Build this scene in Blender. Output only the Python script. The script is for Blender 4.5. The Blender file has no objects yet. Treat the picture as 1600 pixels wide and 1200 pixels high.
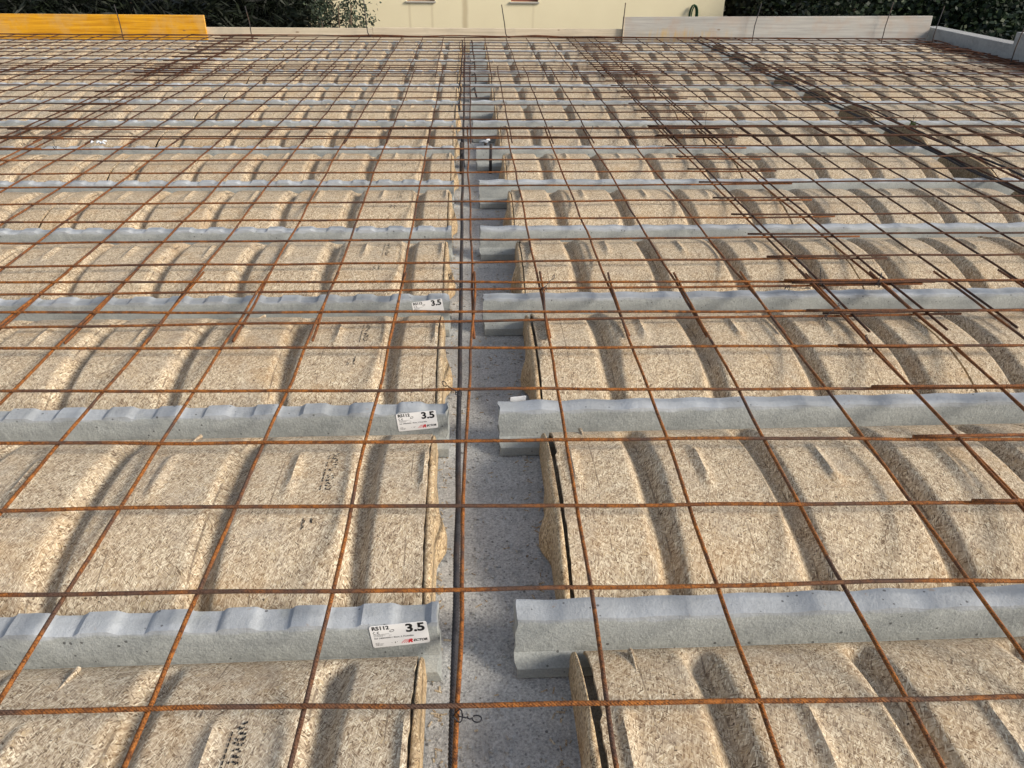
import bpy, bmesh, math, random
from mathutils import Vector, Matrix, noise
R = random.Random(7)
sc = bpy.context.scene
COL = sc.collection

# ------------------------------------------------------------------ helpers
def mesh_obj(name, verts, faces, mat, parent=None, smooth=False, loc=(0, 0, 0)):
    me = bpy.data.meshes.new(name)
    me.from_pydata(verts, [], faces)
    me.update()
    if smooth:
        me.polygons.foreach_set('use_smooth', [True] * len(me.polygons))
    if mat: me.materials.append(mat)
    o = bpy.data.objects.new(name, me); COL.objects.link(o)
    o.location = loc
    if parent: o.parent = parent
    return o
def empty(name, loc=(0, 0, 0), rz=0):
    o = bpy.data.objects.new(name, None); COL.objects.link(o)
    o.location = loc; o.rotation_euler = (0, 0, rz); o.empty_display_size = .05
    return o
def tag(o, label=None, cat=None, group=None, kind=None):
    if label: o['label'] = label
    if cat: o['category'] = cat
    if group: o['group'] = group
    if kind: o['kind'] = kind
    return o
class MB:
    def __init__(s): s.v = []; s.f = []
    def box(s, x0, x1, y0, y1, z0, z1):
        n = len(s.v)
        s.v += [(x, y, z) for z in (z0, z1) for y in (y0, y1) for x in (x0, x1)]
        s.f += [tuple(n + i for i in q) for q in ((0, 2, 3, 1), (4, 5, 7, 6), (0, 1, 5, 4), (2, 6, 7, 3), (0, 4, 6, 2), (1, 3, 7, 5))]
    def tube(s, pts, r, k=6, cap=True):
        pts = [Vector(p) for p in pts]; n = len(s.v); N = len(pts)
        up = None
        for i, p in enumerate(pts):
            t = (pts[min(i + 1, N - 1)] - pts[max(i - 1, 0)]).normalized()
            if up is None:
                a = Vector((0, 0, 1)) if abs(t.z) < .9 else Vector((1, 0, 0))
                up = (a - t * a.dot(t)).normalized()
            else:
                up = (up - t * up.dot(t)).normalized()
            b = t.cross(up)
            rr = r[i] if isinstance(r, list) else r
            for j in range(k):
                an = 2 * math.pi * j / k
                s.v.append(tuple(p + up * (rr * math.cos(an)) + b * (rr * math.sin(an))))
        for i in range(N - 1):
            for j in range(k):
                a = n + i * k + j; b2 = n + i * k + (j + 1) % k
                s.f.append((a, b2, b2 + k, a + k))
        if cap:
            s.f.append(tuple(n + j for j in reversed(range(k))))
            s.f.append(tuple(n + (N - 1) * k + j for j in range(k)))
    def build(s, name, mat, parent=None, smooth=False, loc=(0, 0, 0)):
        return mesh_obj(name, s.v, s.f, mat, parent, smooth, loc)
def bevel(o, w=.003, seg=2):
    m = o.modifiers.new('bevel', 'BEVEL'); m.width = w; m.segments = seg; m.limit_method = 'ANGLE'
    return o
ORD = ['zeroth', 'first', 'second', 'third', 'fourth', 'fifth', 'sixth', 'seventh', 'eighth', 'ninth', 'tenth', 'eleventh', 'twelfth', 'thirteenth']

# ------------------------------------------------------------------ materials
class N:
    def __init__(s, name):
        s.m = bpy.data.materials.new(name); s.m.use_nodes = True
        s.t = s.m.node_tree; s.b = s.t.nodes['Principled BSDF']
        s.b.inputs['Roughness'].default_value = .85
        s.b.inputs['Specular IOR Level'].default_value = .3
    def n(s, typ, ins=None, **kw):
        nd = s.t.nodes.new(typ)
        for k, v in kw.items(): setattr(nd, k, v)
        for k, v in (ins or {}).items():
            if isinstance(v, bpy.types.NodeSocket): s.t.links.new(v, nd.inputs[k])
            else: nd.inputs[k].default_value = v
        return nd
    def link(s, a, b): s.t.links.new(a, b)
    def math(s, op, a, b=None, clamp=False):
        nd = s.t.nodes.new('ShaderNodeMath'); nd.operation = op; nd.use_clamp = clamp
        for i, v in enumerate((a, b)):
            if v is None: continue
            if isinstance(v, bpy.types.NodeSocket): s.t.links.new(v, nd.inputs[i])
            else: nd.inputs[i].default_value = v
        return nd.outputs[0]
    def mix(s, f, a, b, mode='MIX'):
        nd = s.t.nodes.new('ShaderNodeMix'); nd.data_type = 'RGBA'; nd.blend_type = mode
        for k, v in ((0, f), (6, a), (7, b)):
            if isinstance(v, bpy.types.NodeSocket): s.t.links.new(v, nd.inputs[k])
            else: nd.inputs[k].default_value = v if k == 0 else (tuple(v) + (1,))[:4]
        return nd.outputs[2]
    def ramp(s, f, stops):
        nd = s.t.nodes.new('ShaderNodeValToRGB'); s.t.links.new(f, nd.inputs[0])
        e = nd.color_ramp.elements
        while len(e) < len(stops): e.new(.5)
        for i, (p, c) in enumerate(stops):
            e[i].position = p; e[i].color = (c + (1,)) if isinstance(c, tuple) else (c, c, c, 1)
        return nd.outputs[0]
    def coords(s, rnd=True):
        tc = s.n('ShaderNodeTexCoord').outputs['Object']
        if not rnd: return tc
        oi = s.n('ShaderNodeObjectInfo').outputs['Random']
        off = s.n('ShaderNodeCombineXYZ', {0: s.math('MULTIPLY', oi, 37.), 1: s.math('MULTIPLY', oi, 91.), 2: s.math('MULTIPLY', oi, 13.)}).outputs[0]
        return s.n('ShaderNodeVectorMath', {0: tc, 1: off}, operation='ADD').outputs[0]
    def noise(s, v, scale, detail=4, rough=.6, col=False):
        nd = s.n('ShaderNodeTexNoise', {'Vector': v, 'Scale': scale, 'Detail': detail, 'Roughness': rough})
        return nd.outputs['Color' if col else 'Fac']
    def scl(s, v, x, y, z, rz=0, rx=0, ry=0):
        return s.n('ShaderNodeMapping', {'Vector': v, 'Scale': (x, y, z), 'Rotation': (rx, ry, rz)}, vector_type='TEXTURE' if False else 'POINT').outputs[0]
    def bump(s, h, dist, strength=1.):
        nd = s.n('ShaderNodeBump', {'Height': h, 'Distance': dist, 'Strength': strength})
        s.link(nd.outputs[0], s.b.inputs['Normal'])
    def base(s, c):
        if isinstance(c, bpy.types.NodeSocket): s.link(c, s.b.inputs['Base Color'])
        else: s.b.inputs['Base Color'].default_value = tuple(c) + (1,)
        return s.m

def strand_board(name, tint=(1, 1, 1), lines=True, dim='2D'):
    n = N(name)
    raw = n.coords(False); v = n.coords()
    warp = n.noise(v, 22, 2, .5, col=True)
    wv = n.n('ShaderNodeVectorMath', {0: warp, 1: (.5, .5, .5)}, operation='SUBTRACT').outputs[0]
    wv = n.n('ShaderNodeVectorMath', {0: wv, 'Scale': .010}, operation='SCALE').outputs[0]
    v2 = n.n('ShaderNodeVectorMath', {0: v, 1: wv}, operation='ADD').outputs[0]
    big = n.noise(v, 6, 4, .6)
    col = n.mix(big, (.45, .355, .225), (.60, .48, .31))
    h = None
    layers = [(.15, 60, 350), (1.25, 78, 440), (2.2, 50, 290), (-.55, 84, 480), (.75, 115, 620), (1.8, 140, 760)]
    for i, (a, sx, sy) in enumerate(layers):
        # rotate first, then stretch
        r = n.scl(v2, 1, 1, 1, rz=a)
        r = n.n('ShaderNodeVectorMath', {0: r, 1: (sx, sy, 150)}, operation='MULTIPLY').outputs[0]
        vo = n.n('ShaderNodeTexVoronoi', {'Vector': r, 'Scale': 1.0, 'Randomness': 1.0}, voronoi_dimensions=dim)
        sp = n.n('ShaderNodeSeparateColor', {0: vo.outputs['Color']})
        d = n.math('LESS_THAN', vo.outputs['Distance'], .52)
        msk = n.math('MULTIPLY', d, n.math('GREATER_THAN', sp.outputs[1], .42))
        c = n.ramp(sp.outputs[0], [(0, (.09, .055, .032)), (.12, (.22, .155, .10)), (.34, (.41, .325, .23)), (.66, (.55, .455, .33)), (.86, (.72, .63, .48)), (1, (.88, .81, .64))])
        col = n.mix(n.math('MULTIPLY', msk, .88), col, c)
        hh = n.math('MULTIPLY', msk, sp.outputs[0])
        h = hh if h is None else n.math('MAXIMUM', n.math('MULTIPLY', h, .8), hh)
    sc_ = n.n('ShaderNodeTexVoronoi', {'Vector': v, 'Scale': 7.5}, feature='DISTANCE_TO_EDGE', voronoi_dimensions='2D')
    sc_ = n.math('MULTIPLY', n.math('LESS_THAN', sc_.outputs['Distance'], .008), n.ramp(n.noise(v, 9, 2, .5), [(.50, 0.), (.56, 1.)]))
    col = n.mix(n.math('MULTIPLY', sc_, .55), col, (.78, .70, .55))
    # coloured stains and bark specks
    st = n.ramp(n.noise(v, 5.5, 5, .65), [(.52, 0.), (.70, 1.)])
    col = n.mix(n.math('MULTIPLY', st, .32), col, (.46, .27, .10))
    st2 = n.ramp(n.noise(n.scl(v, 1, 1, 1, rz=1), 11, 4, .6), [(.5, 0.), (.75, 1.)])
    col = n.mix(n.math('MULTIPLY', st2, .4), col, (.40, .365, .32))
    vo = n.n('ShaderNodeTexVoronoi', {'Vector': n.n('ShaderNodeVectorMath', {0: v2, 1: (95, 190, 130)}, operation='MULTIPLY').outputs[0], 'Scale': 1.})
    sp = n.n('ShaderNodeSeparateColor', {0: vo.outputs['Color']})
    bark = n.math('MULTIPLY', n.math('GREATER_THAN', sp.outputs[0], .965), n.math('LESS_THAN', vo.outputs['Distance'], n.math('MULTIPLY', sp.outputs[1], .30)))
    col = n.mix(n.math('MULTIPLY', bark, .85), col, (.045, .025, .015))
    if lines:
        s = n.n('ShaderNodeSeparateXYZ', {0: raw})
        u = n.math('FRACT', n.math('DIVIDE', s.outputs[0], .248))
        ln = None
        for c0 in (.29, .72):
            w = n.math('ABSOLUTE', n.math('SUBTRACT', u, c0))
            l = n.math('LESS_THAN', w, .0045)
            ln = l if ln is None else n.math('MAXIMUM', ln, l)
        gate = n.ramp(n.noise(v, 14, 2, .5), [(.47, 0.), (.55, 1.)])
        ln = n.math('MULTIPLY', ln, gate)
        col = n.mix(n.math('MULTIPLY', ln, .6), col, (.14, .10, .07))
        h = n.math('SUBTRACT', h, n.math('MULTIPLY', ln, .8))
    oi = n.n('ShaderNodeObjectInfo').outputs['Random']
    col = n.mix(1., col, n.ramp(oi, [(0, (.92, .89, .85)), (.35, (1., .97, .92)), (.6, (.93, .93, .93)), (1, (1.04, 1., .94))]), 'MULTIPLY')
    if tint != (1, 1, 1): col = n.mix(1., col, tint, 'MULTIPLY')
    n.bump(h, .0022, 1.)
    n.b.inputs['Roughness'].default_value = .8
    return n.base(col)
M_board = strand_board('wood_fibre_board')
M_cap = strand_board('wood_fibre_cap', (1.0, .94, .84), False, '3D')

def concrete(name, dark, light, top_sky_tint=None, speck=.5, pits=True, gran=0.):
    n = N(name); v = n.coords()
    a = n.noise(v, 3.5, 6, .65); b = n.noise(v, 40, 6, .7); c = n.noise(v, 260, 3, .7)
    f = n.math('ADD', n.math('MULTIPLY', a, .5), n.math('MULTIPLY', b, .5))
    col = n.mix(n.ramp(f, [(.36, 0.), (.64, 1.)]), dark, light)
    g = n.ramp(c, [(.3, 0.), (.7, 1.)])
    col = n.mix(speck * .35, col, n.mix(g, tuple(x * .35 for x in dark), tuple(min(1, x * 1.5) for x in light)))
    h = n.math('ADD', n.math('MULTIPLY', b, .7), n.math('MULTIPLY', c, .25 + gran))
    if gran:
        vo = n.n('ShaderNodeTexVoronoi', {'Vector': v, 'Scale': 170.})
        sp = n.n('ShaderNodeSeparateColor', {0: vo.outputs['Color']})
        k = n.math('MULTIPLY', n.math('LESS_THAN', vo.outputs['Distance'], .38), n.math('GREATER_THAN', sp.outputs[0], .5))
        col = n.mix(n.math('MULTIPLY', k, .5), col, n.mix(sp.outputs[1], (.10, .10, .11), (.62, .61, .58)))
        vo = n.n('ShaderNodeTexVoronoi', {'Vector': v, 'Scale': 110.})
        sp = n.n('ShaderNodeSeparateColor', {0: vo.outputs['Color']})
        k = n.math('MULTIPLY', n.math('LESS_THAN', vo.outputs['Distance'], .22), n.math('GREATER_THAN', sp.outputs[0], .85))
        col = n.mix(n.math('MULTIPLY', k, .6), col, (.12, .12, .12))
    if top_sky_tint:  # bluish sky reflection on the top face, painted into the colour by height
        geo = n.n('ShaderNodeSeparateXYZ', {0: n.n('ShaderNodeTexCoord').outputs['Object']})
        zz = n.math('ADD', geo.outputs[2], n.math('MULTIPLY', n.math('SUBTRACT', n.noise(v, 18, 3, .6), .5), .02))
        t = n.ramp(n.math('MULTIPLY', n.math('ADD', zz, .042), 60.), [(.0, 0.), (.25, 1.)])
        tc = n.mix(n.ramp(n.noise(v, 9, 5, .6), [(.38, 0.), (.62, 1.)]), tuple(x * .72 for x in top_sky_tint), top_sky_tint)
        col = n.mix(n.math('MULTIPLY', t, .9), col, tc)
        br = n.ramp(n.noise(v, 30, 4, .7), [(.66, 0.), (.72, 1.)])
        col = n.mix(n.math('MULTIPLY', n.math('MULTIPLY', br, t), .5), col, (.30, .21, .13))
    if pits:
        vo = n.n('ShaderNodeTexVoronoi', {'Vector': v, 'Scale': 75.})
        sp = n.n('ShaderNodeSeparateColor', {0: vo.outputs['Color']})
        k = n.math('MULTIPLY', n.math('LESS_THAN', vo.outputs['Distance'], n.math('MULTIPLY', sp.outputs[1], .2)), n.math('GREATER_THAN', sp.outputs[0], .7))
        col = n.mix(n.math('MULTIPLY', k, .75), col, (.06, .06, .06))
        h = n.math('SUBTRACT', h, n.math('MULTIPLY', k, 1.2))
    vo = n.n('ShaderNodeTexVoronoi', {'Vector': n.n('ShaderNodeVectorMath', {0: v, 1: n.n('ShaderNodeVectorMath', {0: n.noise(v, 60, 3, .6, col=True), 'Scale': .02}, operation='SCALE').outputs[0]}, operation='ADD').outputs[0], 'Scale': 5.})
    sp = n.n('ShaderNodeSeparateColor', {0: vo.outputs['Color']})
    patch = n.math('MULTIPLY', n.math('LESS_THAN', vo.outputs['Distance'], n.math('MULTIPLY', sp.outputs[2], .11)), n.math('GREATER_THAN', sp.outputs[0], .45))
    agg = n.ramp(n.noise(v, 190, 3, .8), [(.42, (.10, .10, .09)), (.5, (.32, .31, .29)), (.6, (.66, .65, .62))])
    col = n.mix(n.math('MULTIPLY', patch, .8), col, agg)
    h = n.math('SUBTRACT', h, n.math('MULTIPLY', patch, n.math('MULTIPLY', n.noise(v, 190, 3, .8), 1.6)))
    wet = n.ramp(n.noise(n.n('ShaderNodeVectorMath', {0: v, 1: (1.2, 5, 9)}, operation='MULTIPLY').outputs[0], 2., 5, .65), [(.50, 0.), (.64, 1.)])
    col = n.mix(n.math('MULTIPLY', wet, .28), col, tuple(x * .62 for x in dark))
    h = n.math('ADD', h, n.math('MULTIPLY', n.noise(v, 120, 4, .7), .6))
    n.bump(h, .0024, 1.)
    return n.base(col)
M_joist = concrete('joist_concrete', (.26, .28, .275), (.40, .42, .41), top_sky_tint=(.42, .45, .485), speck=.7)
M_beam = concrete('beam_concrete', (.34, .34, .335), (.60, .60, .58), speck=1.6, gran=.9)
M_wall = concrete('wall_concrete', (.23, .235, .235), (.36, .365, .36), speck=.4)

def rust(name, a, b, c, scale=60):
    n = N(name); v = n.coords()
    f = n.noise(v, scale, 5, .75); g = n.noise(v, 6, 3, .6); k = n.noise(v, 330, 2, .6)
    col = n.mix(n.ramp(f, [(.38, 0.), (.60, 1.)]), a, b)
    col = n.mix(n.ramp(g, [(.50, 0.), (.62, .85)]), col, c)
    col = n.mix(n.ramp(k, [(.50, 0.), (.62, .75)]), col, tuple(x * .25 for x in a))
    # rolled ribs: one every 5 mm whichever way the bar runs
    s = n.n('ShaderNodeSeparateXYZ', {0: n.n('ShaderNodeTexCoord').outputs['Object']})
    w = n.math('SINE', n.math('MULTIPLY', n.math('ADD', n.math('ADD', s.outputs[0], s.outputs[1]), n.math('MULTIPLY', s.outputs[2], .9)), 1250.))
    h = n.math('ADD', n.math('MULTIPLY', w, .35), k)
    n.bump(h, .0012, .8)
    n.b.inputs['Roughness'].default_value = .75
    return n.base(col)
M_rust = rust('rusty_wire', (.13, .046, .014), (.35, .125, .024), (.07, .048, .04))
M_rustb = rust('brown_rusty_wire', (.13, .045, .016), (.27, .10, .028), (.07, .04, .03))
M_rustd = rust('shade_toned_rusty_wire', (.06, .026, .016), (.125, .052, .024), (.05, .032, .026))  # darker rust for far and right sheets: shaded wire sides put into the colour
M_bar = rust('dark_rebar', (.028, .026, .030), (.055, .052, .056), (.09, .055, .035), 40)
M_rust2 = rust('brown_rebar', (.10, .035, .018), (.20, .075, .03), (.05, .03, .025), 40)
n = N('tie_wire'); n.b.inputs['Metallic'].default_value = .6; n.b.inputs['Roughness'].default_value = .5
M_tie = n.base((.035, .035, .04))

def planks(name, a, b, stain=None, amt=.5, rough=.7):
    n = N(name); v = n.coords()
    g = n.noise(n.n('ShaderNodeVectorMath', {0: v, 1: (2.2, 60, 60)}, operation='MULTIPLY').outputs[0], 1., 6, .65)
    col = n.mix(n.ramp(g, [(.32, 0.), (.68, 1.)]), a, b)
    m = n.ramp(n.noise(v, 5, 5, .65), [(.48, 0.), (.66, 1.)])
    if stain: col = n.mix(n.math('MULTIPLY', m, amt), col, stain)
    vo = n.n('ShaderNodeTexVoronoi', {'Vector': n.n('ShaderNodeVectorMath', {0: v, 1: (4, 10, 10)}, operation='MULTIPLY').outputs[0], 'Scale': 1.})
    k = n.math('LESS_THAN', vo.outputs['Distance'], .07)
    col = n.mix(n.math('MULTIPLY', k, .7), col, (.16, .09, .045))
    n.bump(g, .002, .5); n.b.inputs['Roughness'].default_value = rough
    return n.base(col)
M_yellow = planks('yellow_formwork', (.46, .19, .006), (.80, .41, .020), (.58, .36, .13), .6, .5)
M_pale = planks('pale_timber', (.50, .42, .30), (.66, .57, .43), (.42, .36, .28), .5)
M_grey = planks('weathered_plywood', (.31, .30, .28), (.47, .455, .42), (.40, .30, .23), .5)
# ochre stain low on the weathered board
def ochre():
    m = M_grey; t = m.node_tree; b = t.nodes['Principled BSDF']
    src = b.inputs['Base Color'].links[0].from_socket
    n = N.__new__(N); n.m = m; n.t = t; n.b = b
    tc = n.n('ShaderNodeTexCoord').outputs['Object']
    s = n.n('ShaderNodeSeparateXYZ', {0: tc})
    low = n.ramp(n.math('ADD', s.outputs[2], n.math('MULTIPLY', n.noise(n.scl(tc, 1, 1, .2), 16, 3, .6), .12)), [(.10, 1.), (.15, 0.)])
    side = n.ramp(n.math('DIVIDE', s.outputs[0], 3.1), [(.02, 0.), (.12, 1.), (.24, .8), (.42, 0.)])
    side = n.math('MULTIPLY', side, n.ramp(n.noise(n.n('ShaderNodeVectorMath', {0: tc, 1: (22, 1, 3)}, operation='MULTIPLY').outputs[0], 1., 4, .6), [(.42, .1), (.60, 1.)]))
    n.base(n.mix(n.math('MULTIPLY', n.math('MULTIPLY', low, side), .65), src, (.52, .33, .10)))
ochre()

def plaster():
    n = N('cream_render'); v = n.coords(False)
    a = n.noise(v, 1.2, 5, .6); b = n.noise(v, 60, 4, .6)
    col = n.mix(a, (.70, .62, .42), (.80, .72, .50))
    s = n.n('ShaderNodeSeparateXYZ', {0: v})
    for x0, w, st in ((3.17, .07, .6), (2.22, .03, .3), (2.60, .03, .28), (4.35, .03, .2)):
        d = n.math('ABSOLUTE', n.math('SUBTRACT', n.math('ADD', s.outputs[0], n.math('MULTIPLY', n.noise(v, 3, 3, .6), .05)), x0 + .025))
        k = n.ramp(n.math('DIVIDE', d, w), [(.3, 1.), (1., 0.)])
        col = n.mix(n.math('MULTIPLY', k, st), col, (.42, .33, .20))
    n.bump(b, .004, .4)
    return n.base(col)
M_house = plaster()
def plain(name, c, rough=.6, nz=.12, sc_=30, metal=0.):
    n = N(name); f = n.noise(n.coords(), sc_, 4, .6)
    n.b.inputs['Roughness'].default_value = rough; n.b.inputs['Metallic'].default_value = metal
    return n.base(n.mix(f, tuple(x * (1 - nz) for x in c), tuple(min(1, x * (1 + nz)) for x in c)))
M_frame = plain('window_frame_paint', (.20, .07, .045))
M_glass = plain('window_glass', (.02, .02, .025), .1)
M_sill = plain('window_sill_stone', (.42, .40, .36), .8)
M_hose = plain('green_hose_rubber', (.02, .07, .03), .4)
M_white = plain('sticker_vinyl', (.80, .80, .80), .35, .02)
M_ink = plain('black_ink', (.012, .012, .014), .6)
M_red = plain('red_ink', (.60, .02, .03), .5)
M_pink = plain('pink_ink', (.75, .30, .32), .5)
M_foam = plain('white_foam', (.55, .58, .62), .9)
M_bark = plain('tree_bark', (.11, .08, .055), .9, .4)
n = N('site_ground'); v = n.coords(False)
n.base(n.mix(n.noise(v, .8, 6, .65), (.055, .045, .03), (.10, .085, .05))); M_ground = n.m
def leafmat(name, cols, rough=.6):
    n = N(name); v = n.coords(False)
    g = n.n('ShaderNodeNewGeometry').outputs['Random Per Island']
    col = n.ramp(g, [(i / (len(cols) - 1), c) for i, c in enumerate(cols)])
    big = n.ramp(n.noise(v, 1.4, 3, .6), [(.35, 0.), (.65, 1.)])
    col = n.mix(n.math('MULTIPLY', big, .5), col, cols[0])
    n.b.inputs['Roughness'].default_value = rough
    return n.base(col)
M_leafd = leafmat('dark_needle_leaf', [(.003, .005, .003), (.005, .009, .004), (.009, .015, .006), (.020, .028, .012)])
M_leafo = leafmat('olive_leaf', [(.012, .020, .010), (.030, .045, .022), (.05, .07, .04), (.085, .10, .07)])
M_leafg = leafmat('green_leaf', [(.004, .009, .004), (.008, .020, .008), (.017, .036, .012), (.040, .062, .018)])
M_leafw = leafmat('weed_leaf', [(.08, .12, .03), (.14, .17, .05), (.2, .2, .08)])

# ------------------------------------------------------------------ camera
F = Vector((0.04861583, 0.86110471, -0.50609799)); RT = Vector((0.99868688, -0.05010338, 0.01068516)); UP = Vector((0.01615618, 0.50595289, 0.86240979))
cam = bpy.data.cameras.new('camera'); co = bpy.data.objects.new('camera', cam); COL.objects.link(co)
mw = Matrix.Identity(4)
for i in range(3):
    mw[i][0] = RT[i]; mw[i][1] = UP[i]; mw[i][2] = -F[i]
mw[0][3], mw[1][3], mw[2][3] = 0.03148242, -0.74604635, 0.87704428
co.matrix_world = mw
cam.sensor_width = 36; cam.lens = 1201.75 / 1600 * 36; cam.clip_start = .02; cam.clip_end = 500
sc.camera = co

# ------------------------------------------------------------------ light
SUN = Vector((1., -.45, .64)).normalized()
el = math.asin(SUN.z); az = math.atan2(SUN.x, SUN.y)
w = bpy.data.worlds.new('World'); sc.world = w; w.use_nodes = True
nt = w.node_tree; bg = nt.nodes['Background']
sky = nt.nodes.new('ShaderNodeTexSky'); sky.sky_type = 'NISHITA'; sky.sun_disc = False
sky.sun_elevation = el; sky.sun_rotation = az; sky.air_density = 1.; sky.dust_density = 1.5
hz = nt.nodes.new('ShaderNodeHueSaturation'); hz.inputs['Saturation'].default_value = .55
nt.links.new(sky.outputs[0], hz.inputs['Color']); nt.links.new(hz.outputs[0], bg.inputs[0]); bg.inputs[1].default_value = .15
sl = bpy.data.lights.new('sun', 'SUN'); so = bpy.data.objects.new('sun', sl); COL.objects.link(so)
sl.energy = 3.7; sl.angle = math.radians(19.); sl.color = (1., .89, .74)
so.rotation_euler = SUN.to_track_quat('Z', 'Y').to_euler()
sc.view_settings.view_transform = 'Standard'; sc.view_settings.look = 'None'
sc.view_settings.exposure = .28; sc.view_settings.gamma = 1.

# ------------------------------------------------------------------ setting
PITCH = .6; Y1 = .13; NJ = 13
g = MB(); g.v = [(-150, -150, -3), (150, -150, -3), (150, 150, -3), (-150, 150, -3)]; g.f = [(0, 1, 2, 3)]
tag(g.build('ground', M_ground), kind='structure')

b = MB(); b.box(-.13, .29, -1.2, 7.42, -.55, -.143)
tag(bevel(b.build('concrete_beam', M_beam), .004), 'speckled grey concrete support beam running away from the camera under the joist ends', 'beam')

# ------------------------------------------------------------------ joists
def joist_mesh(L, side, seed):
    rr = random.Random(seed)
    prof = [(-.042, -.140), (-.043, -.118), (-.036, -.110), (-.0265, -.098), (-.0245, -.086), (-.0235, -.060), (-.0228, -.040), (-.0212, -.0315), (-.008, -.030), (.008, -.030), (.0212, -.0315), (.0228, -.040), (.0245, -.086), (.0265, -.098), (.036, -.110), (.043, -.118), (.042, -.140)]
    step = .0053 if side == 'left' else .011
    nx = int(L / step); vs = []; fs = []; P = len(prof)
    ph = rr.random() * 9
    for i in range(nx + 1):
        x = L * i / nx
        u = ((x + ph) / .105) % 1
        if side == 'left':
            tooth = 1. if .07 < u < .50 else 0.
            if u <= .07: tooth = u / .07
            elif .50 <= u < .62: tooth = 1 - (u - .50) / .12
            dz = -.0065 * (1 - tooth)
        else:
            q = ((x + ph) / .118) + .15 * noise.noise(Vector((x * 3, seed, 0)))
            dz = -.0022 + .0026 * math.sin(q * 2 * math.pi) * (.5 + .9 * abs(noise.noise(Vector((x * 5, 3.3, seed)))))
        nz = noise.noise(Vector((x * 14, seed * 3.1, 1.))) * .0012 + noise.noise(Vector((x * 70, seed * 3.1, 2.))) * .0007
        edge = noise.noise(Vector((x * 30, seed * 7.7, 5.))) * .0020 + noise.noise(Vector((x * 95, seed * 7.7, 6.))) * .0016 - max(0., noise.noise(Vector((x * 22, seed * 2.7, 9.))) - .30) * .018
        for j, (y, z) in enumerate(prof):
            zz, yy = z, y
            if 7 <= j <= 10:
                zz += dz + nz
                if side == 'left': pass
            if j in (6, 11): zz += dz * .55 + edge; yy += (1 if j == 11 else -1) * edge * .4
            if j in (4, 5): yy += nz * .5
            if j in (0, 16): zz += edge * .3
            vs.append((x, yy, zz))
    for i in range(nx):
        for j in range(P - 1):
            a = i * P + j
            fs.append((a, a + P, a + P + 1, a + 1))
        fs.append((i * P + P - 1, (i + 1) * P + P - 1, (i + 1) * P, i * P))
    # rough broken ends
    for e in (0, nx):
        for j in range(P):
            k = e * P + j; q = vs[k]
            vs[k] = (q[0] + rr.uniform(-.004, .004), q[1], q[2])
    fs.append(tuple(range(P))); fs.append(tuple(nx * P + j for j in reversed(range(P))))
    return vs, fs
LJ = 5.95; RJ = 4.53
protoL = []; protoR = []
for s in range(3):
    for side, L, lst in (('left', LJ, protoL), ('right', RJ, protoR)):
        v_, f_ = joist_mesh(L, side, s + (10 if side == 'right' else 0) + 1)
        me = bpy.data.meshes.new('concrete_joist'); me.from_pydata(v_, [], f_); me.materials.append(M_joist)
        me.polygons.foreach_set('use_smooth', [True] * len(me.polygons)); me.update()
        try: me.set_sharp_from_angle(angle=math.radians(28))
        except Exception: pass
        lst.append(me)
endL = [-.03, -.03, -.038, -.042, -.045, -.05, -.05, -.04, -.045, -.05, -.05, -.05, -.05]
endR = [.09, .085, .062, .06, .065, .06, .045, .03, .035, .04, .045, .04, .04]
joists = {}
def from_far(k):
    return ORD[k + 1] + ' from the front'
for k in range(NJ):
    yc = Y1 + PITCH * k - .0225
    for side, protos, en, L in (('left', protoL, endL, LJ), ('right', protoR, endR, RJ)):
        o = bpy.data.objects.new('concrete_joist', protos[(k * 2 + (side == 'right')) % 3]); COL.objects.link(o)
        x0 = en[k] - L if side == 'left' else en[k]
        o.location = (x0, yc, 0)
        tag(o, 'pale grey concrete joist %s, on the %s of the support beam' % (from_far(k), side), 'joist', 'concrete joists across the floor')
        joists[(k, side)] = o

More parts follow.
